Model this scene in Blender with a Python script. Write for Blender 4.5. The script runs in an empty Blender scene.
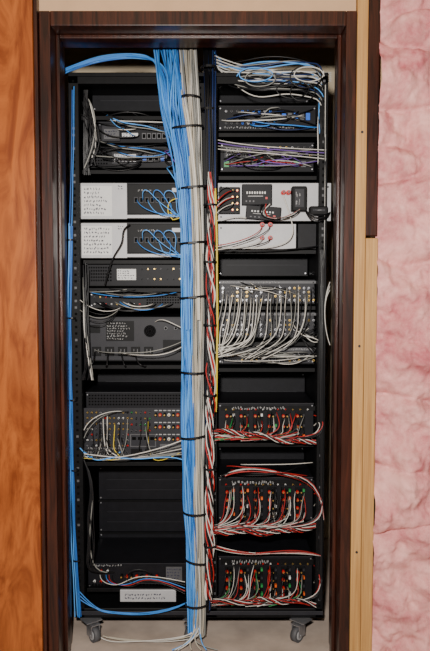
import bpy, bmesh, math, random
from mathutils import Vector, noise
random.seed(7)
R=random.random
def U(a,b): return a+(b-a)*random.random()
F=706.0; T=math.radians(3.7); D=2.4; ZC=1.254
C=Vector((0,-D,ZC))
def W(px,py,Y):
    d=Vector((0,math.cos(T),-math.sin(T)))*F+Vector((1,0,0))*(px-215)+Vector((0,math.sin(T),math.cos(T)))*(325.5-py)
    return C+d*((Y+D)/d.y)

# ---------------- materials ----------------
MATS={}
def mat(name,col,rough=.5,metal=0,var=.12,scale=30,bump=0,spec=.3):
    if name in MATS: return MATS[name]
    m=bpy.data.materials.new(name); m.use_nodes=True
    nt=m.node_tree; b=nt.nodes['Principled BSDF']
    tc=nt.nodes.new('ShaderNodeTexCoord'); n=nt.nodes.new('ShaderNodeTexNoise'); n.inputs['Scale'].default_value=scale
    n.inputs['Detail'].default_value=4
    nt.links.new(tc.outputs['Object'],n.inputs['Vector'])
    r=nt.nodes.new('ShaderNodeValToRGB')
    r.color_ramp.elements[0].position=.3; r.color_ramp.elements[1].position=.7
    r.color_ramp.elements[0].color=[c*(1-var) for c in col]+[1]
    r.color_ramp.elements[1].color=[min(1,c*(1+var)) for c in col]+[1]
    nt.links.new(n.outputs['Fac'],r.inputs['Fac']); nt.links.new(r.outputs['Color'],b.inputs['Base Color'])
    b.inputs['Roughness'].default_value=rough; b.inputs['Metallic'].default_value=metal
    b.inputs['Specular IOR Level'].default_value=spec
    if bump:
        bp=nt.nodes.new('ShaderNodeBump'); bp.inputs['Strength'].default_value=bump; bp.inputs['Distance'].default_value=.01
        nt.links.new(n.outputs['Fac'],bp.inputs['Height']); nt.links.new(bp.outputs['Normal'],b.inputs['Normal'])
    MATS[name]=m; return m
def wood(name,c1,c2,sc=(2,2,14),dist=3,rough=.4,spec=.5,ns=2.2,cons=(.3,.7)):
    m=bpy.data.materials.new(name); m.use_nodes=True
    nt=m.node_tree; b=nt.nodes['Principled BSDF']
    tc=nt.nodes.new('ShaderNodeTexCoord'); mp=nt.nodes.new('ShaderNodeMapping'); mp.inputs['Scale'].default_value=sc
    nt.links.new(tc.outputs['Object'],mp.inputs['Vector'])
    n=nt.nodes.new('ShaderNodeTexNoise'); n.inputs['Scale'].default_value=ns; n.inputs['Detail'].default_value=8; n.inputs['Distortion'].default_value=dist; n.inputs['Roughness'].default_value=.6
    nt.links.new(mp.outputs['Vector'],n.inputs['Vector'])
    r=nt.nodes.new('ShaderNodeValToRGB'); r.color_ramp.elements[0].position=cons[0]; r.color_ramp.elements[1].position=cons[1]
    r.color_ramp.elements[0].color=c1+(1,); r.color_ramp.elements[1].color=c2+(1,)
    nt.links.new(n.outputs['Fac'],r.inputs['Fac']); nt.links.new(r.outputs['Color'],b.inputs['Base Color'])
    bp=nt.nodes.new('ShaderNodeBump'); bp.inputs['Strength'].default_value=.08; bp.inputs['Distance'].default_value=.004
    nt.links.new(n.outputs['Fac'],bp.inputs['Height']); nt.links.new(bp.outputs['Normal'],b.inputs['Normal'])
    b.inputs['Roughness'].default_value=rough; b.inputs['Specular IOR Level'].default_value=spec
    MATS[name]=m; return m
M=dict(
 black=mat('black_powdercoat',(.0035,.0035,.004),.5,0,.25,60,0,.12),
 black2=mat('black_chassis',(.006,.006,.008),.5,0,.2,40,0,.14),
 dkgrey=mat('dark_grey_metal',(.018,.018,.022),.5,0,.12,30,0,.2),
 grey=mat('grey_metal',(.07,.07,.075),.5,.1),
 silver=mat('silver_panel',(.36,.36,.37),.5,.1,.05),
 white=mat('white_plastic',(.55,.55,.54),.5,0,.04),
 ink=mat('ink_text',(.03,.03,.06),.7),
 ltext=mat('silkscreen_text',(.3,.3,.3),.6),
 gold=mat('gold_connector',(.45,.30,.09),.35,.8),
 nickel=mat('nickel_connector',(.34,.34,.36),.35,.8),
 red=mat('red_plastic',(.42,.01,.008),.4),
 green=mat('green_plastic',(.02,.2,.05),.4),
 orange=mat('orange_plastic',(.6,.10,.015),.4),
 hole=mat('port_hole',(.002,.002,.002),.8,0,.1,30,0,.05),
 blue=mat('blue_cable_jacket',(.035,.19,.55),.45,0,.12,8),
 ltblue=mat('light_blue_cable_jacket',(.085,.30,.68),.45,0,.1,8),
 dblue=mat('deep_blue_cable_jacket',(.018,.10,.36),.45,0,.1,8),
 beige=mat('beige_cable_jacket',(.38,.34,.27),.5,0,.1,8),
 cgrey=mat('grey_cable_jacket',(.20,.20,.185),.5,0,.1,8),
 cwhite=mat('white_cable_jacket',(.52,.50,.46),.45,0,.06,8),
 cblack=mat('black_cable_jacket',(.005,.005,.006),.4,0,.1,8,0,.3),
 navy=mat('navy_cable_jacket',(.012,.025,.09),.4,0,.1,8),
 cred=mat('red_cable_jacket',(.34,.016,.014),.45,0,.1,8),
 yellow=mat('yellow_cable_jacket',(.60,.45,.04),.45,0,.1,8),
 purple=mat('purple_cable_jacket',(.14,.07,.30),.45,0,.1,8),
 led=mat('blue_port',(.03,.13,.6),.3),
 rubber=mat('grey_rubber',(.07,.07,.075),.6),
)
# ---------------- mesh builder ----------------
class B:
    def __init__(s,name): s.name=name; s.bm=bmesh.new(); s.m=[]
    def mi(s,m):
        m=M[m] if isinstance(m,str) else m
        if m not in s.m: s.m.append(m)
        return s.m.index(m)
    def box(s,x0,x1,y0,y1,z0,z1,m,bev=0,rot=0):
        if x1<x0:x0,x1=x1,x0
        if y1<y0:y0,y1=y1,y0
        if z1<z0:z0,z1=z1,z0
        i=s.mi(m)
        r=bmesh.ops.create_cube(s.bm,size=1)
        vs=r['verts']; cx,cz=(x0+x1)/2,(z0+z1)/2
        for v in vs:
            v.co=Vector((v.co.x*(x1-x0),v.co.y*(y1-y0)+(y0+y1)/2,v.co.z*(z1-z0)))
            if rot:
                x,z=v.co.x,v.co.z; v.co.x=x*math.cos(rot)-z*math.sin(rot); v.co.z=x*math.sin(rot)+z*math.cos(rot)
            v.co.x+=cx; v.co.z+=cz
        fs=set(f for v in vs for f in v.link_faces)
        for f in fs: f.material_index=i
        if bev:
            es=list(set(e for v in vs for e in v.link_edges))
            rr=bmesh.ops.bevel(s.bm,geom=es,offset=bev,segments=2,affect='EDGES',profile=.5)
            for f in rr['faces']: f.material_index=i
    def p(s,a,b,c,d,Y,dep,m,bev=0,rot=0):
        p0=W(a,(b+d)/2,Y); p1=W(c,(b+d)/2,Y); z1=W((a+c)/2,b,Y).z; z0=W((a+c)/2,d,Y).z
        s.box(p0.x,p1.x,Y,Y+dep,z0,z1,m,bev,rot)
    def cyl(s,p0,p1,r,m,seg=10,r2=None):
        i=s.mi(m); p0=Vector(p0);p1=Vector(p1); d=p1-p0
        r_=bmesh.ops.create_cone(s.bm,cap_ends=True,segments=seg,radius1=r,radius2=r if r2 is None else r2,depth=d.length)
        q=d.to_track_quat('Z','Y'); c=(p0+p1)/2
        for v in r_['verts']: v.co=q@v.co+c
        for f in set(f for v in r_['verts'] for f in v.link_faces):
            f.material_index=i; f.smooth=len(f.verts)==4
    def plug(s,px,py,Y,L,rpx,m,m2=None):
        q=W(px,py,Y); r=rpx*.0034
        s.cyl(q,(q.x,Y-L,q.z),r,m)
        if m2: s.cyl((q.x,Y-L,q.z),(q.x,Y-L-.004,q.z),r*.55,m2)
    def done(s,loc=None):
        me=bpy.data.meshes.new(s.name); s.bm.to_mesh(me); s.bm.free()
        for m in s.m: me.materials.append(m)
        o=bpy.data.objects.new(s.name,me); bpy.context.collection.objects.link(o)
        vs=[v.co for v in me.vertices]
        c=sum(vs,Vector())/len(vs)
        for v in me.vertices: v.co-=c
        o.location=c
        return o
def scrib(b,x0,y0,x1,y1,Y,lines,m='ink',h=.5,dens=.8):
    lh=(y1-y0)/lines
    for k in range(lines):
        x=x0; yc=y0+(k+.5)*lh; end=x0+(x1-x0)*U(.55,1)
        while x<end:
            w=U(.8,2.2)
            for q in range(2):
                yy=yc+U(-.2,.2)*lh
                b.p(x+q*w/2,yy-lh*h/2*U(.5,1),x+q*w/2+w*.35,yy+lh*h/2*U(.5,1),Y-.0006,.0005,m)
            b.p(x,yc-.2,x+w,yc+.25,Y-.0006,.0005,m)
            x+=w+U(.5,1.4)/dens
def vents(b,x0,y0,x1,y1,Y,nx,ny,m='hole'):
    dx=(x1-x0)/nx; dy=(y1-y0)/ny
    for i in range(nx):
        for j in range(ny):
            b.p(x0+(i+.2)*dx,y0+(j+.25)*dy,x0+(i+.8)*dx,y0+(j+.75)*dy,Y-.0008,.0008,m)
def rcas(b,x0,y0,x1,y1,Y,nx,ny,cols,r=.9,L=.012,inner='hole',skip=0):
    for i in range(nx):
        for j in range(ny):
            if R()<skip: continue
            px=x0+(x1-x0)*(i/(max(1,nx-1))); py=y0+(y1-y0)*(j/(max(1,ny-1)))
            b.plug(px,py,Y,L,r,random.choice(cols),inner)
def fan(b,px,py,Y,rp):
    q=W(px,py,Y); r=rp*.0034
    b.cyl(q,(q.x,Y-.003,q.z),r,'dkgrey',20); b.cyl((q.x,Y-.003,q.z),(q.x,Y-.004,q.z),r*.88,'hole',20)
    for k in (.75,.5,.28):
        for a in range(18):
            t=a*math.pi/9; t2=t+math.pi/9
            b.cyl((q.x+r*k*math.cos(t),Y-.005,q.z+r*k*math.sin(t)),(q.x+r*k*math.cos(t2),Y-.005,q.z+r*k*math.sin(t2)),.0006,'dkgrey',4)
LX0,LX1=-0.452,-0.062; RX0,RX1=0.012,0.346
def chassis(name,side,y0,y1,Y,dep,m='black2',face=None,ears=True,inset=0):
    b=B(name); x0,x1=(LX0,LX1) if side=='L' else (RX0,RX1)
    x0+=inset; x1-=inset
    z1=W(215,y0,Y).z; z0=W(215,y1,Y).z
    b.box(x0,x1,Y,Y+dep,z0,z1,m,.002)
    if face: b.box(x0+.004,x1-.004,Y-.0015,Y,z0+.004,z1-.004,face)
    b.box(x0,x1,Y-.003,Y+.004,z1-.0025,z1,'dkgrey'); b.box(x0,x1,Y-.003,Y+.004,z0,z0+.003,'black')
    for xx in (x0+.006,x1-.006):
        for zz in (z0+.009,z1-.009): b.cyl((xx,Y,zz),(xx,Y-.003,zz),.0024,'nickel',8)
    b.box(x0-.012-inset,x1+.012+inset,Y+dep,Y+dep+.006,z0,z1,'black')
    return b
# ---------------- cables ----------------
class CS:
    def __init__(s,name):
        s.cu=bpy.data.curves.new(name,'CURVE'); s.cu.dimensions='3D'; s.cu.bevel_depth=.001; s.cu.bevel_resolution=1
        s.cu.use_fill_caps=True; s.name=name; s.m=[]
    def w(s,pts,r,m):
        m=M[m]
        if m not in s.m: s.m.append(m); s.cu.materials.append(m)
        sp=s.cu.splines.new('NURBS'); sp.points.add(len(pts)-1)
        for q,p in zip(sp.points,pts): q.co=(*p,1); q.radius=r
        sp.order_u=min(4,len(pts)); sp.use_endpoint_u=True; sp.resolution_u=4; sp.material_index=s.m.index(m); sp.use_smooth=True
    def c(s,pts,r=2.4,m='cblack',j=0):
        s.w([W(a+U(-j,j),b+U(-j,j),Y+U(-j,j)*.003) for a,b,Y in pts],r,m)
    def sag(s,a,b,sag,r=2,m='cblack',out=.04,j=1.5):
        (x0,y0,Y0),(x1,y1,Y1)=a,b
        Ym=min(Y0,Y1)-out
        s.c([a,(x0+(x1-x0)*.05,y0+sag*.3,Y0-out*.8),(x0+(x1-x0)*.3+U(-j,j),(y0+y1)/2+sag,Ym),(x0+(x1-x0)*.7+U(-j,j),(y0+y1)/2+sag,Ym),(x1-(x1-x0)*.05,y1+sag*.3,Y1-out*.6),b],r,m)
    def loop(s,px,py,rx,ry,Y,r,m,turns=1.2):
        n=int(10*turns); t0=U(0,6)
        s.c([(px+rx*math.cos(t0+k*.63)*(1+U(-.08,.08)),py+ry*math.sin(t0+k*.63)*(1+U(-.08,.08)),Y-.002*k*.5) for k in range(n)],r,m)
    def bundle(s,wp,n,Yc,mats,r,twist=0,step=22,jit=.25,ell=.8,wave=.25):
        y0,y1=wp[0][0],wp[-1][0]
        def at(y):
            for a,b in zip(wp,wp[1:]):
                if y<=b[0]: t=(y-a[0])/(b[0]-a[0]); return a[1]+(b[1]-a[1])*t,a[2]+(b[2]-a[2])*t
            return wp[-1][1],wp[-1][2]
        for k in range(n):
            ang=k*2.39996; rad=math.sqrt((k+.5)/n); ph=U(0,6); m=mats[(k*7+k//5)%len(mats)] if n>20 else mats[k%len(mats)]
            pts=[]; y=y0
            while True:
                c,h=at(y); a=ang+twist*(y-y0)+wave*math.sin(ph+y*.02)
                u=rad*math.cos(a)*h+U(-jit,jit); v=rad*math.sin(a)
                back=.13*max(0,min(1,(78-y)/28))
                pts.append(W(c+u,y+(U(-2,2) if step>12 else 0),Yc+back+v*min(h,9)*.0034*ell))
                if y>=y1: break
                y=min(y1,y+step)
            s.w(pts,r,m)
    def done(s):
        o=bpy.data.objects.new(s.name,s.cu); bpy.context.collection.objects.link(o); return o

# ================= ROOM =================
JF=-.234; JB=-.03
wtan=mat('tan_drywall',(.46,.29,.17),.8,0,.06,12,.1)
wclos=mat('closet_drywall',(.55,.46,.33),.85,0,.06,10,.1)
conc=mat('concrete_floor',(.42,.34,.285),.7,0,.2,9,.15)
doorw=wood('orange_stained_plywood',(.15,.030,.005),(.33,.088,.017),(5,2,1.3),2.2,.33,.4,2.2,(.36,.62))
jambw=wood('dark_brown_stained_wood',(.010,.003,.0018),(.062,.015,.007),(16,6,1.0),1.5,.3,.4,3,(.38,.75))
pine=wood('pine_lumber',(.30,.145,.042),(.50,.285,.10),(22,4,.6),1.8,.6,.3,3)
JL0,JL1=-.528,-.494; JR0,JR1=.393,.425
ztop=W(215,48,JB).z
def simple(name,x0,x1,y0,y1,z0,z1,m,bev=0):
    b=B(name); b.box(x0,x1,y0,y1,z0,z1,m,bev); return b.done()
simple('floor',-2.2,2.2,-3.2,1.2,-.06,0,conc)
simple('wall_back',-.8,.8,.95,1.0,0,2.45,wclos)
simple('wall_left',-.8,-.75,-.13,.95,0,2.45,wclos)
simple('wall_right',.75,.8,-.13,.95,0,2.45,wclos)
simple('ceiling',-2.2,2.2,-3.2,1.0,2.46,2.52,wclos)
simple('wall_front_left',-2.2,JL0,-.20,-.13,0,2.45,wtan)
simple('wall_front_header',JL0,JR1,-.215,-.13,ztop+.044,2.45,wtan)
b=B('trim_door_jamb')
b.box(JL0,JL1,JF,JB,0,ztop+.044,jambw,.003)
b.box(JR0,JR1,JF,JB,0,ztop+.044,jambw,.003)
b.box(JL1,JR0,JF,JB,ztop,ztop+.044,jambw,.003)
b.box(JL1,JL1+.012,JF+.075,JF+.115,0,ztop,jambw,.003)
b.box(JR0-.012,JR0,JF+.075,JF+.115,0,ztop,jambw,.003)
b.box(JL1+.012,JR0-.012,JF+.075,JF+.115,ztop-.012,ztop,jambw,.003)
b.done()
b=B('door_1')
b.box(-1.35,-.540,-.262,-.225,.012,2.44,doorw,.003)
b.box(-.540,-.529,-.250,-.225,.012,2.44,jambw,.002)
b.done()
b=B('pine_stud')
b.box(.427,.460,-.232,-.14,0,2.45,pine,.003)
b.box(.464,.502,-.215,-.12,0,W(380,238,-.215).z,pine,.003)
b.box(.464,.502,-.205,-.12,W(380,236,-.205).z,2.45,jambw,.003)
for z in (.4,1.05,1.7): b.cyl((.445,-.232,z),(.445,-.234,z),.004,'dkgrey',8)
b.done()
# insulation
me=bpy.data.meshes.new('fiberglass_insulation'); bm=bmesh.new()
nx,nz=90,420; vv=[]
for i in range(nx+1):
    row=[]
    for j in range(nz+1):
        u=i/nx; x=.500+u*.42; z=2.45*j/nz
        y=-.205-.055*math.sin(min(1,u*2.5)*math.pi/2)
        y-=.07*noise.noise((x*4,z*3.0,1))+.04*noise.noise((x*11,z*10,3))+.016*noise.noise((x*28,z*26,5))+.006*noise.noise((x*70,z*60,5))+.003*noise.noise((x*170,z*120,8))
        cr=abs(noise.noise((x*2+4,z*4.5,9))); y+=.03*math.exp(-cr*14)
        row.append(bm.verts.new((x+.015*noise.noise((z*8,x*4,2))*(1 if i else .4),y,z)))
    vv.append(row)
for i in range(nx):
    for j in range(nz):
        f=bm.faces.new((vv[i][j],vv[i+1][j],vv[i+1][j+1],vv[i][j+1])); f.smooth=True
bm.to_mesh(me); bm.free()
mi=mat('pink_fiberglass',(.7,.3,.3),.95,0,.28,6,.5,.05)
nt=mi.node_tree; rr=[n for n in nt.nodes if n.type=='VALTORGB'][0]
rr.color_ramp.elements[0].color=(.42,.115,.13,1); rr.color_ramp.elements[1].color=(.72,.38,.35,1)
rr.color_ramp.elements[0].position=.36; rr.color_ramp.elements[1].position=.62
nn=[n for n in nt.nodes if n.type=='TEX_NOISE'][0]; nn.inputs['Detail'].default_value=12; nn.inputs['Roughness'].default_value=.72; nn.inputs['Distortion'].default_value=.2
me.materials.append(mi)
o=bpy.data.objects.new('fiberglass_insulation',me); bpy.context.collection.objects.link(o)
simple('wall_front_right',.502,2.2,-.11,-.09,0,2.45,wtan)

# ================= RACK =================
b=B('equipment_rack')
zt=W(215,76,0).z; zb=W(215,618,0).z
posts=[(-.490,-.456),(-.060,.008),(.350,.378)]
for (a,c) in posts:
    for (y0,y1) in ((0,.03),(.55,.58)):
        b.box(a,c,y0,y1,zb,zt,'black',.002)
    b.box(a,a+.003,.03,.55,zb,zt,'black')
    z=zb+.04
    while z<zt-.02:
        for xx in ([a+.010,c-.010] if c-a>.05 else [(a+c)/2]):
            b.box(xx-.004,xx+.004,-.0008,.0,z,z+.008,'hole' if R()<.7 else 'grey')
        z+=.0222
b.box(-.490,.378,0,.58,zt,zt+.012,'black',.002)
b.box(-.490,.378,0,.03,zt-.025,zt,'black',.002)
b.box(-.490,.378,0,.58,zb-.0,zb+.035,'black',.003)
b.box(-.490,.378,-.004,.0,zb+.012,zb+.026,'dkgrey',.001)
b.box(-.456,-.060,.56,.566,zb,zt-.03,'black'); b.box(.008,.350,.56,.566,zb,zt-.03,'black')
b.done()
def shelf(side,y,Y=.03,dep=.42,lip=4):
    b=B('rack_shelf'); x0,x1=(LX0,LX1) if side=='L' else (RX0,RX1)
    z=W(215,y,Y).z
    b.box(x0,x1,Y,Y+dep,z-.003,z,'black'); b.box(x0,x1,Y-.002,Y,z-lip*.0034,z,'black',.0008)
    for k in range(18):
        xx=x0+.02+(x1-x0-.04)*k/17; b.box(xx-.004,xx+.004,Y+.03,Y+.2,z,z+.0006,'hole')
    for xx in (x0,x1-.003): b.box(xx,xx+.003,Y,Y+dep,z-.012,z+.0,'black')
    b.done()
def blank(side,y0,y1,Y=.3):
    b=B('blank_rack_panel'); x0,x1=(LX0,LX1) if side=='L' else (RX0,RX1)
    z1=W(215,y0,Y).z; z0=W(215,y1,Y).z
    b.box(x0,x1,Y,Y+.004,z0,z1,'black2',.001); b.box(x0,x1,Y-.012,Y,z0,z0+.003,'black'); b.box(x0,x1,Y-.012,Y,z1-.003,z1,'black')
    n=int((z1-z0)/.04)
    for k in range(1,n):
        b.box(x0+.03,x1-.03,Y-.001,Y,z0+k*.04,z0+k*.04+.0015,'dkgrey')
    for xx in (x0+.008,x1-.008):
        for zz in (z0+.01,z1-.01): b.cyl((xx,Y,zz),(xx,Y-.003,zz),.003,'nickel',8)
    b.done()
for y in (116,170,222,260,288,365,462,588): shelf('L',y)
for y in (133,176,250,306,342,368,443,528): shelf('R',y)
blank('L',466,500,.3); blank('L',500,532,.3); blank('L',532,560,.3); blank('L',366,392,.3)
blank('R',252,276,.25); blank('R',372,402,.3); blank('R',446,474,.3); blank('R',530,552,.3)
blank('L',84,112,.25); blank('R',84,104,.25)

# ---- LEFT BAY devices ----
Yd=.07
b=chassis('cable_modem','L',122,143,Yd,.2,inset=.05)
b.p(102,124,120,141,Yd-.01,.01,'dkgrey',.001); b.p(104,129,119,139,Yd-.013,.003,'grey'); scrib(b,105,130,118,138,Yd-.013,3)
vents(b,124,125,160,130,Yd,14,2); b.p(122,133,138,137,Yd-.002,.002,'white'); scrib(b,123,133,137,137,Yd-.002,2)
for k in range(5): b.p(142+k*5,133,146+k*5,139,Yd-.004,.004,'grey'); b.p(142.7+k*5,134,145.3+k*5,138,Yd-.0045,.001,'hole')
b.done()
b=chassis('network_router','L',147,168,Yd,.25,inset=.02)
b.p(112,152,138,164,Yd-.003,.003,'dkgrey'); b.p(114,154,136,162,Yd-.004,.001,'silver'); scrib(b,115,154,134,162,Yd-.004,4)
for k in range(6): b.p(142+k*6,155,147+k*6,162,Yd-.004,.004,'grey'); b.p(142.8+k*6,156,146.2+k*6,161,Yd-.0045,.001,'led' if k%3==0 else 'hole')
vents(b,92,150,108,165,Yd,6,5); b.done()
def patch(y0,y1):
    Y=.03
    b=chassis('distribution_panel','L',y0,y1,Y,.12)
    b.p(80,y0,127,y1,Y-.006,.006,'silver',.001)
    b.p(82,y0+3,112,y1-3,Y-.007,.001,'white')
    scrib(b,84,y0+4,111,y1-4,Y-.007,7,h=.55)
    b.p(117,y0+2,126,y0+7,Y-.007,.001,'silver'); scrib(b,118,y0+2,125,y0+7,Y-.007,2)
    b.p(128,y0+1,187,y1-5,Y-.006,.006,'black',.001)
    scrib(b,138,y0+6,158,y0+9,Y-.006,1,'ltext'); b.p(172,y0+5,183,y0+9,Y-.007,.001,'silver')
    for k in range(9):
        x=134+k*5.4
        b.p(x,y0+14,x+4,y0+20,Y-.011,.005,'dkgrey'); b.p(x+.8,y0+15,x+3.2,y0+19,Y-.0115,.001,'hole')
    b.p(127,y1-4,187,y1-1,Y-.008,.002,'silver')
    b.done()
patch(183,219); patch(223,258)
b=chassis('media_player','L',262,286,.06,.3)
b.p(117,269,136,280,.057,.003,'white'); scrib(b,118,270,135,279,.057,4)
vents(b,88,266,112,282,.06,10,5); rcas(b,142,269,180,279,.06,7,2,['gold','grey','dkgrey'],.8); b.done()
b=chassis('satellite_receiver','L',292,308,.07,.3,inset=.015)
rcas(b,95,297,140,304,.07,9,2,['gold','red','white','grey'],.8); vents(b,146,296,182,304,.07,14,3); b.done()
b=chassis('power_conditioner','L',317,361,.05,.35,face='dkgrey')
b.p(106,321,134,341,.046,.003,'black'); scrib(b,107,322,133,340,.046,7,'ltext')
b.p(88,325,100,333,.045,.004,'black'); vents(b,88,336,101,345,.05,5,4)
fan(b,150,331,.05,7)
for k in range(5): b.p(92+k*13,347,101+k*13,356,.044,.006,'black',.001)
for k in range(5):
    for dx in (2.5,6): b.p(92+k*13+dx,349,92+k*13+dx+.8,353,.0435,.001,'grey')
b.plug(166,328,.05,.012,2,'grey','hole'); b.plug(176,328,.05,.012,2,'grey','hole'); b.p(163,340,183,352,.044,.005,'black'); scrib(b,164,321,182,324,.05,1,'ltext')
b.done()
Y=.05
b=chassis('av_receiver','L',392,458,Y,.38)
vents(b,88,394,184,406,Y,32,4,'hole')
b.p(84,408,187,458,Y-.002,.002,'dkgrey')
rcas(b,88,412,128,445,Y-.002,10,7,['gold','gold','gold','grey','red','white','nickel','dkgrey','gold'],.9,.014)
rcas(b,132,412,150,430,Y-.002,5,4,['gold','red','green','grey','dkgrey'],.85,.014)
b.p(130,434,156,447,Y-.008,.006,'grey'); b.p(131,435,155,446,Y-.0085,.001,'dkgrey')
for k in range(4): b.p(132+k*6,437,136+k*6,440,Y-.009,.001,'hole')
for i in range(7):
    for j in range(3):
        b.plug(156+i*4.4,414+j*12,Y-.002,.02,1.5,'red' if i%4==1 else ('white' if i%4==3 else 'black'),'gold')
        b.p(154.5+i*4.4,410+j*12,157.5+i*4.4,411+j*12,Y-.003,.001,'ltext')
b.p(160,444,184,456,Y-.004,.003,'grey'); scrib(b,161,445,183,455,Y-.004,4)
scrib(b,88,447,128,456,Y-.002,3,'ltext'); b.p(131,449,142,456,Y-.006,.005,'black'); b.p(145,449,156,456,Y-.006,.005,'black')
b.done()
b=chassis('stereo_amplifier','L',563,588,.05,.35)
rcas(b,95,570,108,580,.05,3,2,['red','white'],1.2,.014); scrib(b,88,564,130,567,.05,1,'ltext')
for k in range(8): b.plug(122+k*5,575,.05,.018,1.5,'red' if k%2 else 'black','gold')
b.p(166,567,182,581,.046,.004,'grey'); scrib(b,167,568,181,580,.046,4); vents(b,88,583,184,587,.05,30,1); b.done()
b=B('painted_lit_strip'); b.p(120,590,176,602,.02,.012,'silver',.002); b.p(123,591,150,601,.0194,.0006,'silver'); scrib(b,125,593,172,600,.0192,2); b.done()  # pale slab whose colour stands in for a lit strip near the base

# ---- RIGHT BAY devices ----
b=chassis('video_switcher','R',106,131,.06,.3)
rcas(b,226,112,270,124,.06,9,2,['nickel','led','grey','grey'],1.1,.012)
for k in range(6): b.p(276+k*6,113,280+k*6,120,.056,.004,'led' if k%2 else 'grey')
scrib(b,224,126,310,129,.06,1,'ltext'); b.done()
b=chassis('video_processor','R',143,172,.06,.3,inset=.006)
b.p(224,146,262,158,.056,.004,'dkgrey',.001); scrib(b,226,147,260,157,.056,3,'ltext')
for k in range(12): b.p(224+k*7,161,229+k*7,167,.054,.006,'green' if k%5==0 else 'grey')
rcas(b,268,148,310,156,.06,8,2,['gold','nickel','grey'],1,.012); b.done()
Ys=.02
b=B('amplifier_mounting_panel')
b.p(218,183,331,221,Ys,.004,'silver',.001); b.p(218,224,296,249,Ys,.004,'silver',.001)
for x in (221,328):
    for y in (187,217): b.plug(x,y,Ys,.003,.9,'dkgrey')
for y in (228,245): b.plug(221,y,Ys,.003,.9,'dkgrey')
b.p(298,224,316,249,Ys+.01,.004,'black2'); b.done()
def mini(name,a,c,d,e,rot,col='black2'):
    b=B(name); Y=Ys-.03
    b.p(a,c,d,e,Y,.03,col,.002,rot)
    q0=W((a+d)/2,(c+e)/2,Y)
    def rb(u0,v0,u1,v1,m):
        W_=W(d,c,Y).x-W(a,c,Y).x; H_=W(a,c,Y).z-W(a,e,Y).z
        cu,cv=((u0+u1)/2-.5)*W_,(.5-(v0+v1)/2)*H_
        x=cu*math.cos(rot)-cv*math.sin(rot)+q0.x; z=cu*math.sin(rot)+cv*math.cos(rot)+q0.z
        hw,hh=abs(u1-u0)*W_/2,abs(v1-v0)*H_/2
        b.box(x-hw,x+hw,Y-.0012,Y,z-hh,z+hh,m,0,rot)
    for k in range(8): rb(.15+k*.085,.36,.195+k*.085,.47,'white')
    rb(.2,.56,.7,.60,'ltext'); rb(.78,.62,.85,.72,'red')
    for k in range(3): rb(.12+k*.12,.78,.17+k*.12,.86,'grey')
    return b
mini('audio_amplifier_module',242,184,272,205,.0).done()
mini('audio_amplifier_module',246,206,281,220,-.08).done()
b=B('speaker_terminal_block')
b.p(219,187,240,214,Ys-.018,.018,'black',.002)
for j in range(4):
    for i in range(2):
        b.plug(232.5+i*4.6,191+j*6.4,Ys-.018,.014,1.3,'red' if (i+j)%2 else 'black','gold')
b.done()
for (a,c,d,e) in ((292,186,307,211),(310,206,328,215)):
    b=B('wall_power_adapter'); b.p(a,c,d,e,Ys-.045,.045,'black',.004)
    b.p(a+3,c+3,d-3,e-4,Ys-.0456,.001,'dkgrey'); scrib(b,a+4,c+4,d-4,e-5,Ys-.0456,2,'ltext'); b.done()
b=B('red_connector_set')
for x,y in ((262,225),(270,225),(262,238),(270,238),(283,193),(288,193)):
    b.plug(x,y,Ys,.03,1.9,'red','grey'); b.plug(x,y,Ys,.012,2.4,'red')
b.done()
def matrix(name,y0,y1,rows):
    Y=.05; b=chassis(name,'R',y0,y1,Y,.3,'black2',face='dkgrey')
    b.p(220,y0+1,316,y0+3.5,Y-.003,.002,'grey'); scrib(b,222,y0+1,312,y0+3.5,Y-.003,1,'ltext')
    rcas(b,223,y0+8,313,y1-4,Y-.0015,20,rows,['nickel','gold','grey','dkgrey','nickel'],1.1,.014)
    for k in range(5): b.p(222+k*19,y0+5,222.5+k*19,y1-1,Y-.0022,.001,'ltext')
    b.done()
matrix('video_matrix_switcher',280,304,4); matrix('audio_matrix_switcher',312,338,4); matrix('audio_distribution_unit',347,364,2)
def amp(y0,y1,rows,name='multichannel_amplifier'):
    Y=.05; b=chassis(name,'R',y0,y1,Y,.4)
    h=y1-y0
    b.p(221,y0+3,315,y0+h*.2,Y-.002,.001,'black'); scrib(b,232,y0+3,300,y0+h*.2,Y-.002,1,'ltext')
    for i in range(6):
        x=230+i*14
        b.p(x-5,y0+h*.22,x+5,y0+h*.95,Y-.003,.003,'black',.001)
        for j in range(rows):
            yy=y0+h*(.32+.55*j/max(1,rows-1))
            b.plug(x-3,yy,Y-.003,.02,1.4,'red','gold'); b.plug(x+.6,yy,Y-.003,.02,1.4,'black','gold')
            b.p(x+2.8,yy-1.3,x+4.8,yy+1.3,Y-.015,.012,random.choice(['white','dkgrey','green','orange','dkgrey']))
    for i in range(12): b.plug(226+i*7.4,y0+h*.16,Y,.012,.8,random.choice(['white','red','gold']),'hole')
    b.done()
amp(403,441,3); amp(477,520,4); amp(556,600,4)

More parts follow.
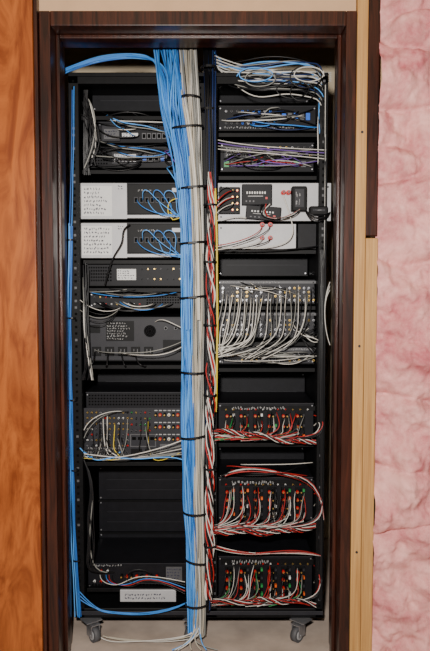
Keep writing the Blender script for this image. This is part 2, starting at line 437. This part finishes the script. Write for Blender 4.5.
# ================= CABLES =================
c=CS('blue_network_cable_bundle')
c.bundle([(40,167,17),(70,170,15),(110,173,12.5),(150,180,10),(200,186,7.5),(260,187,6.5),(400,187.5,6.5),(500,189.5,6.5),(600,193,5.5),(634,193,5)],38,-.055,['blue','ltblue','blue','dblue','ltblue'],2.35,jit=.8,wave=.7)
for k in range(12):
    o=U(-4,4)
    c.c([(60,73+o*.8,.06),(72,68+o*.8,.05),(92,60+o*.7,.05),(118,56+o*.5,.05),(145,56+o*.5,.04),(160+o,62,.02),(166+o,84,-.05),(171+o,120,-.07),(181+o*.6,165,-.08),(186+o*.5,230,-.08),(188+o*.5,330,-.08)],2.2,['blue','ltblue','dblue','blue'][k%4],1.2)
c.bundle([(225,71,2.0),(260,70,2.2),(350,69,2.2),(450,71,2.4),(540,74,2.6),(618,78,3)],6,-.013,['blue','ltblue','dblue'],1.9,jit=.7)
c.bundle([(88,73,1.5),(130,73,1.5),(225,71,2)],2,-.01,['blue','dblue'],1.8)
for k in range(3): c.c([(78,590+k*4,-.01),(90+U(0,10),610,-.02),(110+U(-8,8),612+U(0,4),-.02),(165,614+U(-3,3),-.04),(188,602,-.05)],1.8,'blue')
c.done()
c=CS('beige_coaxial_cable_bundle')
c.bundle([(40,188,9),(100,192,8),(150,195,7),(200,198,6.5),(300,198,6),(500,199,5.5),(600,200,5),(636,198,7)],24,-.06,['beige','cgrey','beige','cwhite','cgrey'],2.5,jit=.8,wave=.6)
for k in range(6):
    o=U(-5,5); c.c([(170+o,40,.09),(176+o,62,.05),(182+o,95,-.08),(190+o*.7,140,-.09),(197+o*.5,200,-.09),(198+o*.5,320,-.09)],2.4,'beige' if k%2 else 'cwhite')
for k in range(5):
    c.c([(198+U(-4,4),628,-.06),(195+U(-8,8),638,-.08),(175-k*12,642+U(-1,1),-.05),(140-k*8,640+U(0,3),-.04),(112-k*3,634+U(0,4),-.03)],1.8,'beige' if k%2 else 'cwhite')
for k in range(8):
    c.c([(198+U(-4,4),622,-.06),(196+U(-6,6),634,-.07),(190+U(-10,12),642,-.09),(188+U(-26,30),650,-.11)],2.0,['beige','cwhite','ltblue','cgrey'][k%4])
c.done()
c=CS('dark_control_cable_bundle')
c.bundle([(40,209,7),(120,210,6),(200,211,5),(300,209,3),(610,207,3)],16,-.045,['cblack','navy','cblack','cblack'],2.6)
c.done()
c=CS('speaker_wire_bundle')
c.bundle([(172,210,2.5),(200,211,4),(260,210.5,5),(330,211,4.4),(400,210.5,5.2),(460,209.5,4.6),(520,210,5.2),(600,209,4.5)],13,-.078,['cred','cblack','cwhite','cblack','cred','cwhite','cblack'],2.1,twist=.075,step=8,jit=.7,wave=.5)
c.bundle([(180,210,3),(260,210,4),(600,209,3.5)],5,-.066,['cblack'],3.2,twist=.085,step=8)
c.bundle([(190,215,1),(240,217,1.2),(330,217.5,1.2),(410,216,1.2)],3,-.06,['yellow'],1.7)
c.done()
b=B('velcro_cable_tie')
def tie(px,py,rx,Yc,ry=.03,h=.007,tilt=0):
    q=W(px,py,Yc); n=20; i=b.mi('cblack'); a=rx*.0033
    ring=[]
    for k in range(n):
        t=k*2*math.pi/n
        row=[]
        for dr,dz in ((0,-h/2),(.0015,-h/2),(.0015,h/2),(0,h/2)):
            row.append(b.bm.verts.new((q.x+(a+dr)*math.cos(t),q.y+(ry+dr)*math.sin(t),q.z+dz+tilt*math.cos(t))))
        ring.append(row)
    for k in range(n):
        for m_ in range(4):
            f=b.bm.faces.new((ring[k][m_],ring[(k+1)%n][m_],ring[(k+1)%n][(m_+1)%4],ring[k][(m_+1)%4])); f.material_index=i
for y,cx,rx in ((98,191,9.5),(128,187,16),(188,193,14.5),(243,193,13.5),(297,193,13.5),(372,193,13),(436,194,13),(512,196,12.5),(560,197,12),(603,197,12)):
    tie(cx,y,rx,-.06,.036,tilt=U(-.006,.006))
for y in (205,262,325,395,468,545): tie(210,y,6.3,-.08,.022,.006)
for y in (240,318,400,470,560): tie(70.5+(y-240)*.02,y,3.5,-.013,.012,.005)
for y in (68,110): tie(209,y,8,-.03,.028)
b.done()
c=CS('overhead_cable_harness')
cols=['cwhite','cblack','cblack','ltblue','cblack','navy','cblack','cgrey']
for k in range(30):
    m=cols[k%8]; y=U(62,98)
    c.c([(206+U(-4,6),42,.09),(212+U(-3,6),58+U(0,14),.05),(228+U(-5,5),y*.6+30+U(-5,5),.02),(255+U(-6,6),y+U(-8,6),-.02),(285+U(-6,6),y+U(-8,6),-.03),(312,y+U(-8,4),-.02),(326+U(-2,2),y+U(-4,16),.0),(324+U(-3,3),y+40,.04)],U(1.9,2.6),m,1)
for k in range(5):
    c.c([(215,56+k*3,.04),(235,64+k*3,.0),(262,71+k*4,-.01),(300,71+k*3,-.01),(331,73+k*2,.06)],2.2,'cwhite')
for k in range(6): c.loop(U(240,310),U(72,92),U(12,20),U(7,12),-.03,2.0,['cwhite','cblack','ltblue','cblack','cblack','cgrey'][k])
c.done()
c=CS('patch_cables')
for k in range(16):
    c.sag((U(90,125),U(112,130),.06),(U(130,172),U(118,138),.06),U(-8,9),U(1.4,2.2),['cblack','cblack','ltblue','cblack','cgrey','cblack','cwhite'][k%7])
for k in range(14):
    c.sag((U(86,120),U(140,165),.05),(U(130,178),U(142,166),.05),U(-5,8),U(1.4,2.2),['cblack','cblack','cgrey','blue','cblack','cblack'][k%6])
for k in range(14):
    c.c([(84+U(-3,6),U(90,120),.0),(92+U(-6,10),U(118,130),-.01),(100+U(-10,8),U(130,150),-.01),(88+U(-5,8),U(150,172),.0)],U(1.5,2.4),'cgrey' if k==5 else ('cwhite' if k==9 else 'cblack'))
for k in range(6): c.c([(172+U(-4,4),125+k*8,.04),(160+U(-6,3),130+k*8,-.01),(166,118+k*9,-.05),(178,140+k*9,-.05)],1.8,['ltblue','cgrey','cblack','purple','cblack','ltblue'][k])
for y0 in (183,223):
    for k in range(7):
        x=137+k*5.4
        c.c([(x,y0+17,.02),(x+1,y0+17,-.01),(x-1+U(-2,2),y0+8+U(-2,2),-.035),(x+8+U(-2,2),y0+6,-.03),(x+14,y0+18,-.03),(175+U(-3,3),y0+30+U(-3,3),-.03),(184,y0+36,-.04)] if k%2 else
            [(x,y0+17,.02),(x,y0+18,-.015),(x+4,y0+27+U(-2,2),-.03),(165+U(-5,5),y0+32+U(-3,3),-.03),(184,y0+33+U(-3,3),-.04)],1.4,'ltblue' if k%3 else 'blue')
c.loop(176,209,9,11,-.02,1.8,'yellow',1.1)
c.c([(182,205,-.04),(186,213,-.05),(178,222,-.03),(170,212,-.02)],1.8,'yellow')
c.c([(130,225,.0),(122,228,-.02),(124,240,-.02),(118,250,-.01),(110,262,.0),(105,285,.02)],2.6,'cblack')
for k in range(9): c.sag((U(86,110),U(288,294),.05),(U(130,182),U(288,296),.05),U(0,6),U(1.3,1.9),['cblack','cblack','cgrey','cblack','cblack','blue'][k%6])
for k in range(7): c.sag((U(90,130),302,.06),(U(140,182),304,.06),U(3,9),U(1.4,2),['cblack','cgrey','blue','cblack','cblack','cwhite','cblack'][k])
c.c([(155,322,.04),(160,318,-.01),(170,322,-.03),(178,326,-.03),(186,330,-.05)],1.6,'cwhite')
c.sag((95,350,.04),(185,340,-.03),8,1.6,'cgrey'); c.sag((120,352,.04),(185,345,-.03),7,1.6,'cwhite')
for k in range(4): c.sag((95+k*13,352,.04),(86+k*20,366,.03),6,2.4,'cblack')
for k in range(12): c.c([(86+U(-3,3),U(262,300),0),(80+U(0,8),320+U(-5,5),-.02),(86+U(-5,10),350+U(-8,8),-.02),(84+U(-3,10),380,.0)],U(1.6,2.6),'cgrey' if k==4 else ('cwhite' if k==9 else 'cblack'))
for k in range(5): c.c([(80,300+k*5,0),(90+U(0,8),312+k*5,-.02),(110,314+k*3,-.01),(120,308,.03)],1.3,['cwhite','cblack','cgrey','cblack','cblack'][k])
for k in range(22):
    x=U(90,150); c.c([(x,U(414,444),.04),(x,U(430,446),-.0),(x+U(-8,8),455+U(-3,6),-.02),(x+U(-20,30),461+U(-3,4),-.02),(random.choice([84,184]),450+U(-5,8),-.02)],U(1.2,1.9),['cblack','cblack','cgrey','cblack','cblack','cwhite','cblack','cgrey','cblack','cblack','yellow'][k%11])
for k in range(4): c.c([(125+U(-4,4),412,.03),(110+U(-10,5),409,-.0),(90,414+k*3,-.01),(84,430+k*4,.0)],1.4,['cwhite','cblack','cgrey','cblack'][k])
c.c([(80,448,0),(90,461,-.02),(105,460,-.03),(112,456,-.02),(140,461,-.02),(170,455,-.02),(184,460,-.04)],2.2,'ltblue')
c.c([(84,452,0),(98,463,-.02),(112,462,-.03),(120,452,-.0)],2.4,'ltblue')
c.c([(84,456,0),(95,461,-.02),(135,459,-.03),(183,440,-.04)],2.0,'cwhite')
for k in range(9): c.c([(84,460,0),(96+U(-3,3),485,-.01),(86+U(-3,6),515,-.01),(92+U(-6,6),550,-.01),(88+U(-5,8),575,-.01),(100+U(0,15),572,.03)],U(1.8,3),'cblack' if k!=4 else 'cgrey')
for k in range(5): c.c([(100+k*3,575,.03),(100+k*3,582,0),(118,588-k,-.02),(128+k*2,578+k*3,-.02),(150,574,-.02),(185,582+k*3,-.04)],1.4,['cwhite','cblack','blue','cred','cblack'][k])
c.c([(165,586,0),(150,566,-.02),(120,570,-.02),(128,588,-.02),(165,580,-.02),(185,592,-.05)],1.6,'cblack')
for k in range(18): c.sag((U(222,260),U(112,124),.05),(U(270,318),U(108,130),.05),U(-7,8),U(1.4,2.2),['cblack','cblack','navy','cblack','blue','cgrey','cblack','cblack','cwhite'][k%9])
for k in range(9): c.c([(322+U(-3,3),U(85,105),.02),(316+U(-6,4),U(110,122),-.01),(322+U(-4,3),U(128,140),-.0),(318,U(150,170),.02)],1.9,['cblack','ltblue','cblack','cblack','cwhite'][k%5])
for k in range(28): c.sag((U(222,265),U(148,168),.05),(U(270,324),U(150,168),.04),U(-6,6),U(1.2,1.8),['purple','cblack','cgrey','cblack','cred','cblack','purple','cwhite','cblack'][k%9])
for k in range(4): c.c([(218,140+k*3,-.04),(245,146+k*2,-.02),(280,148+k*2,-.02),(326,150+k*3,0)],1.6,['cwhite','purple','cgrey','cwhite'][k])
for k in range(5): c.c([(262+k*2,204,-.02),(258+U(-5,5),216,-.05),(280+U(-4,4),222,-.05),(296+U(-4,4),214,-.04),(300,209,-.04)],1.8,['cblack','cblack','cred','cblack','cwhite'][k])
for k in range(6): c.c([(233+(k%2)*4.6,191+(k//2)*6.4,-.0),(226,190+(k//2)*7,-.04),(218+U(-2,1),200+k*2,-.05),(212,206+k*3,-.07)],1.5,['cred','cblack','cwhite'][k%3])
for k in range(3): c.sag((304,208,-.0),(330,212,0),6+3*k,2.0,'cblack')
for k in range(4): c.c([(262+8*(k%2),226+13*(k//2),-.01),(262+8*(k%2),234+10*(k//2),-.04),(240,243+k*2,-.04),(214,246+k*2,-.06)],1.6,['cred','cblack','cwhite','cblack'][k])
c.c([(214,222,-.05),(235,214,-.04),(246,218,-.03)],2.0,'cwhite')
c.c([(214,246,-.05),(240,249,-.04),(280,248,-.04),(296,236,-.03),(292,220,-.03),(283,195,-.01)],2.1,'cwhite')
c.c([(214,250,-.05),(240,252,-.04),(300,250,-.04),(318,246,-.0)],2.6,'cblack'); c.loop(226,198,10,12,-.03,1.8,'cblack',1.1)
for k in range(30):
    x=224+k*3.0; y=U(288,300)
    if k<13: c.c([(x,y,.04),(x,y+1,.0),(x-U(0,3),y+20,-.035),(x-U(2,9),y+38,-.045),(x-U(6,14),346+U(-3,6),-.05),(U(214,222),350+U(-6,8),-.05)],1.6,'cwhite' if k%4 else 'cgrey')
    else: c.c([(x,y,.04),(x,y+1,.005),(x-U(-2,4),y+12+U(0,10),-.03),(x-U(-3,9),U(325,343),-.035),(x-U(8,25),U(340,352),-.04),(x-U(35,55),U(352,360),-.04)],1.4,['cgrey','cwhite','cblack','cwhite','cgrey','cblack'][k%6])
for k in range(12): c.c([(300+U(-8,10),U(318,335),.04),(300+U(-6,12),U(330,345),-.02),(315+U(-4,4),U(330,350),-.02),(322,U(320,370),.02)],1.7,'cwhite' if k%4==1 else 'cblack')
for k in range(18): c.sag((U(222,280),U(352,360),.04),(U(270,322),U(350,360),.03),U(-3,7),1.4,['cwhite','cgrey','cblack'][k%3])
for k in range(7): c.sag((U(222,250),U(282,290),.04),(U(250,314),U(284,300),.04),U(-3,6),1.3,['cwhite','cgrey','cblack'][k%3])
for k in range(3): c.c([(330,282+k*4,.01),(322,300,-.01),(324,330,-.01),(330,345,.01)],1.5,'cwhite')
c.done()
c=CS('speaker_wires')
sp=['cred','cwhite','cblack','cred','cblack']
for (y0,y1,by) in ((403,441,438),(477,520,527),(556,600,603)):
    h=y1-y0
    for i in range(6):
        for j in range(9 if h>40 else 7):
            x=230+i*14+U(-5,5); yy=y0+h*U(.2,.85)
            m=['cred','cblack','cwhite','cblack','cgrey','cblack','cred','cwhite','cblack'][j]
            if R()<.06: m='green'
            c.c([(x,yy,.03),(x,yy+1,.0),(x+U(-4,4),yy+h*.25,-.02),(x+U(-7,3),by-U(2,8),-.02),(x-U(8,24),by+U(-3,3),-.03),(max(212,x-U(25,60)),by+U(-3,4),-.035)],U(1.0,1.5),m)
    n=9; f1,f2=U(0,6),U(0,6)
    for k in range(n):
        pts=[]; ph=k*2*math.pi/n
        for s in range(32):
            t=s/31; px=316-t*104; base=by+1+3*math.sin(t*5+y0)+1.2*math.sin(t*17+f1)+ (8*t*t if by>500 and by<600 else -6*t*t)
            a=ph+s*.55+.8*math.sin(t*9+f2)
            pts.append((px,base+(2.2+.6*math.sin(t*11+k))*math.sin(a),-.04-.035*t+.007*math.cos(a)))
        c.c(pts,1.45,['cred','cblack','cwhite','cblack','cred','cwhite','cblack','cred','cblack'][k],.4)
    for k in range(5):
        c.c([(314,y0+h*U(.2,.7),.03),(322+U(-3,3),y0+h*.4,-.01),(324+U(-4,2),y0+h*.8,-.01),(310+U(-5,5),by+U(-2,3),-.02),(280,by,-.03)],1.7,['cblack','cred','cblack','cwhite','cblack'][k])
for k in range(5): c.sag((U(222,250),U(464,474),.0),(U(270,318),U(462,476),.0),U(-4,8),1.4,sp[k])
for k in range(6): c.c([(220+U(0,6),476,-.03),(240+U(-5,5),468+U(-3,3),-.04),(280+U(-5,5),472+U(-3,3),-.03),(322,478+U(-3,8),0),(324,520,.0)],1.5,['cred','cblack','cwhite'][k%3])
for k in range(7): c.c([(212,545+U(-3,3),-.06),(230,552+U(-3,4),-.05),(262,556+U(-3,3),-.04),(300,550+U(-3,3),-.02),(322,556,0)],1.5,['cred','cblack','cwhite'][k%3])
c.done()
c=CS('power_cords')
for k in range(9): c.c([(86+U(-2,2),90,.0),(84+U(-3,4),140,-.0),(88+U(-4,3),175,.02)],2.6,'cblack')
for k in range(8): c.c([(323+U(-3,3),250,.0),(321+U(-3,3),300+U(-8,8),-.01),(323+U(-3,2),370,-.01),(320+U(-3,3),430,0),(322,500,0),(320+U(-3,2),600,0)],U(2,3),'cblack')
for k in range(3): c.c([(324+U(-3,3),85,.0),(326+U(-3,3),180+U(-8,8),-.0),(324,260,-.01)],1.9,['cwhite','cblack','cblack'][k])
c.done()

# ---- casters ----
for px in (94,192,298):
    for yb in (-.005,.53):
        x=W(px,630,0).x; b=B('caster_wheel')
        r=.0255; y=yb-.02 if yb<.1 else yb; zc=r+.0005
        b.cyl((x-.011,y,zc),(x+.011,y,zc),r,'rubber',28); b.cyl((x-.0125,y,zc),(x+.0125,y,zc),r*.62,'silver',20)
        b.cyl((x-.019,y,zc),(x+.019,y,zc),.005,'nickel',10)
        for s in (-1,1):
            b.box(x+s*.0155-.0015,x+s*.0155+.0015,y-.010,y+.026,zc-.006,zb-.010,'nickel',.0007)
        b.box(x-.017,x+.017,y-.016,y+.036,zb-.012,zb-.008,'nickel',.001)
        b.cyl((x,y+.022,zb-.01),(x,y+.022,zb-.003),.014,'nickel',16); b.box(x-.03,x+.03,y-.004,y+.05,zb-.004,zb,'nickel',.001)
        o=b.done(); o.rotation_euler.z=math.radians({94:38,192:-30,298:-42}[px])

# ================= LIGHT / CAMERA =================
ld=bpy.data.lights.new('camera_flash','AREA'); ld.shape='DISK'; ld.size=.09; ld.energy=100; ld.color=(1,.95,.89)
lo=bpy.data.objects.new('camera_flash',ld); bpy.context.collection.objects.link(lo)
lo.location=(-.10,-2.42,1.48)
d=Vector((0,0,1.1))-lo.location; lo.rotation_euler=d.to_track_quat('-Z','Y').to_euler()
w=bpy.data.worlds.new('world'); bpy.context.scene.world=w; w.use_nodes=True
w.node_tree.nodes['Background'].inputs['Color'].default_value=(1,.85,.7,1); w.node_tree.nodes['Background'].inputs['Strength'].default_value=.03
cd=bpy.data.cameras.new('camera'); cd.sensor_fit='VERTICAL'; cd.sensor_height=24; cd.lens=24*F/651
co=bpy.data.objects.new('camera',cd); bpy.context.collection.objects.link(co)
co.location=C; co.rotation_euler=(math.pi/2-T,0,0)
bpy.context.scene.camera=co
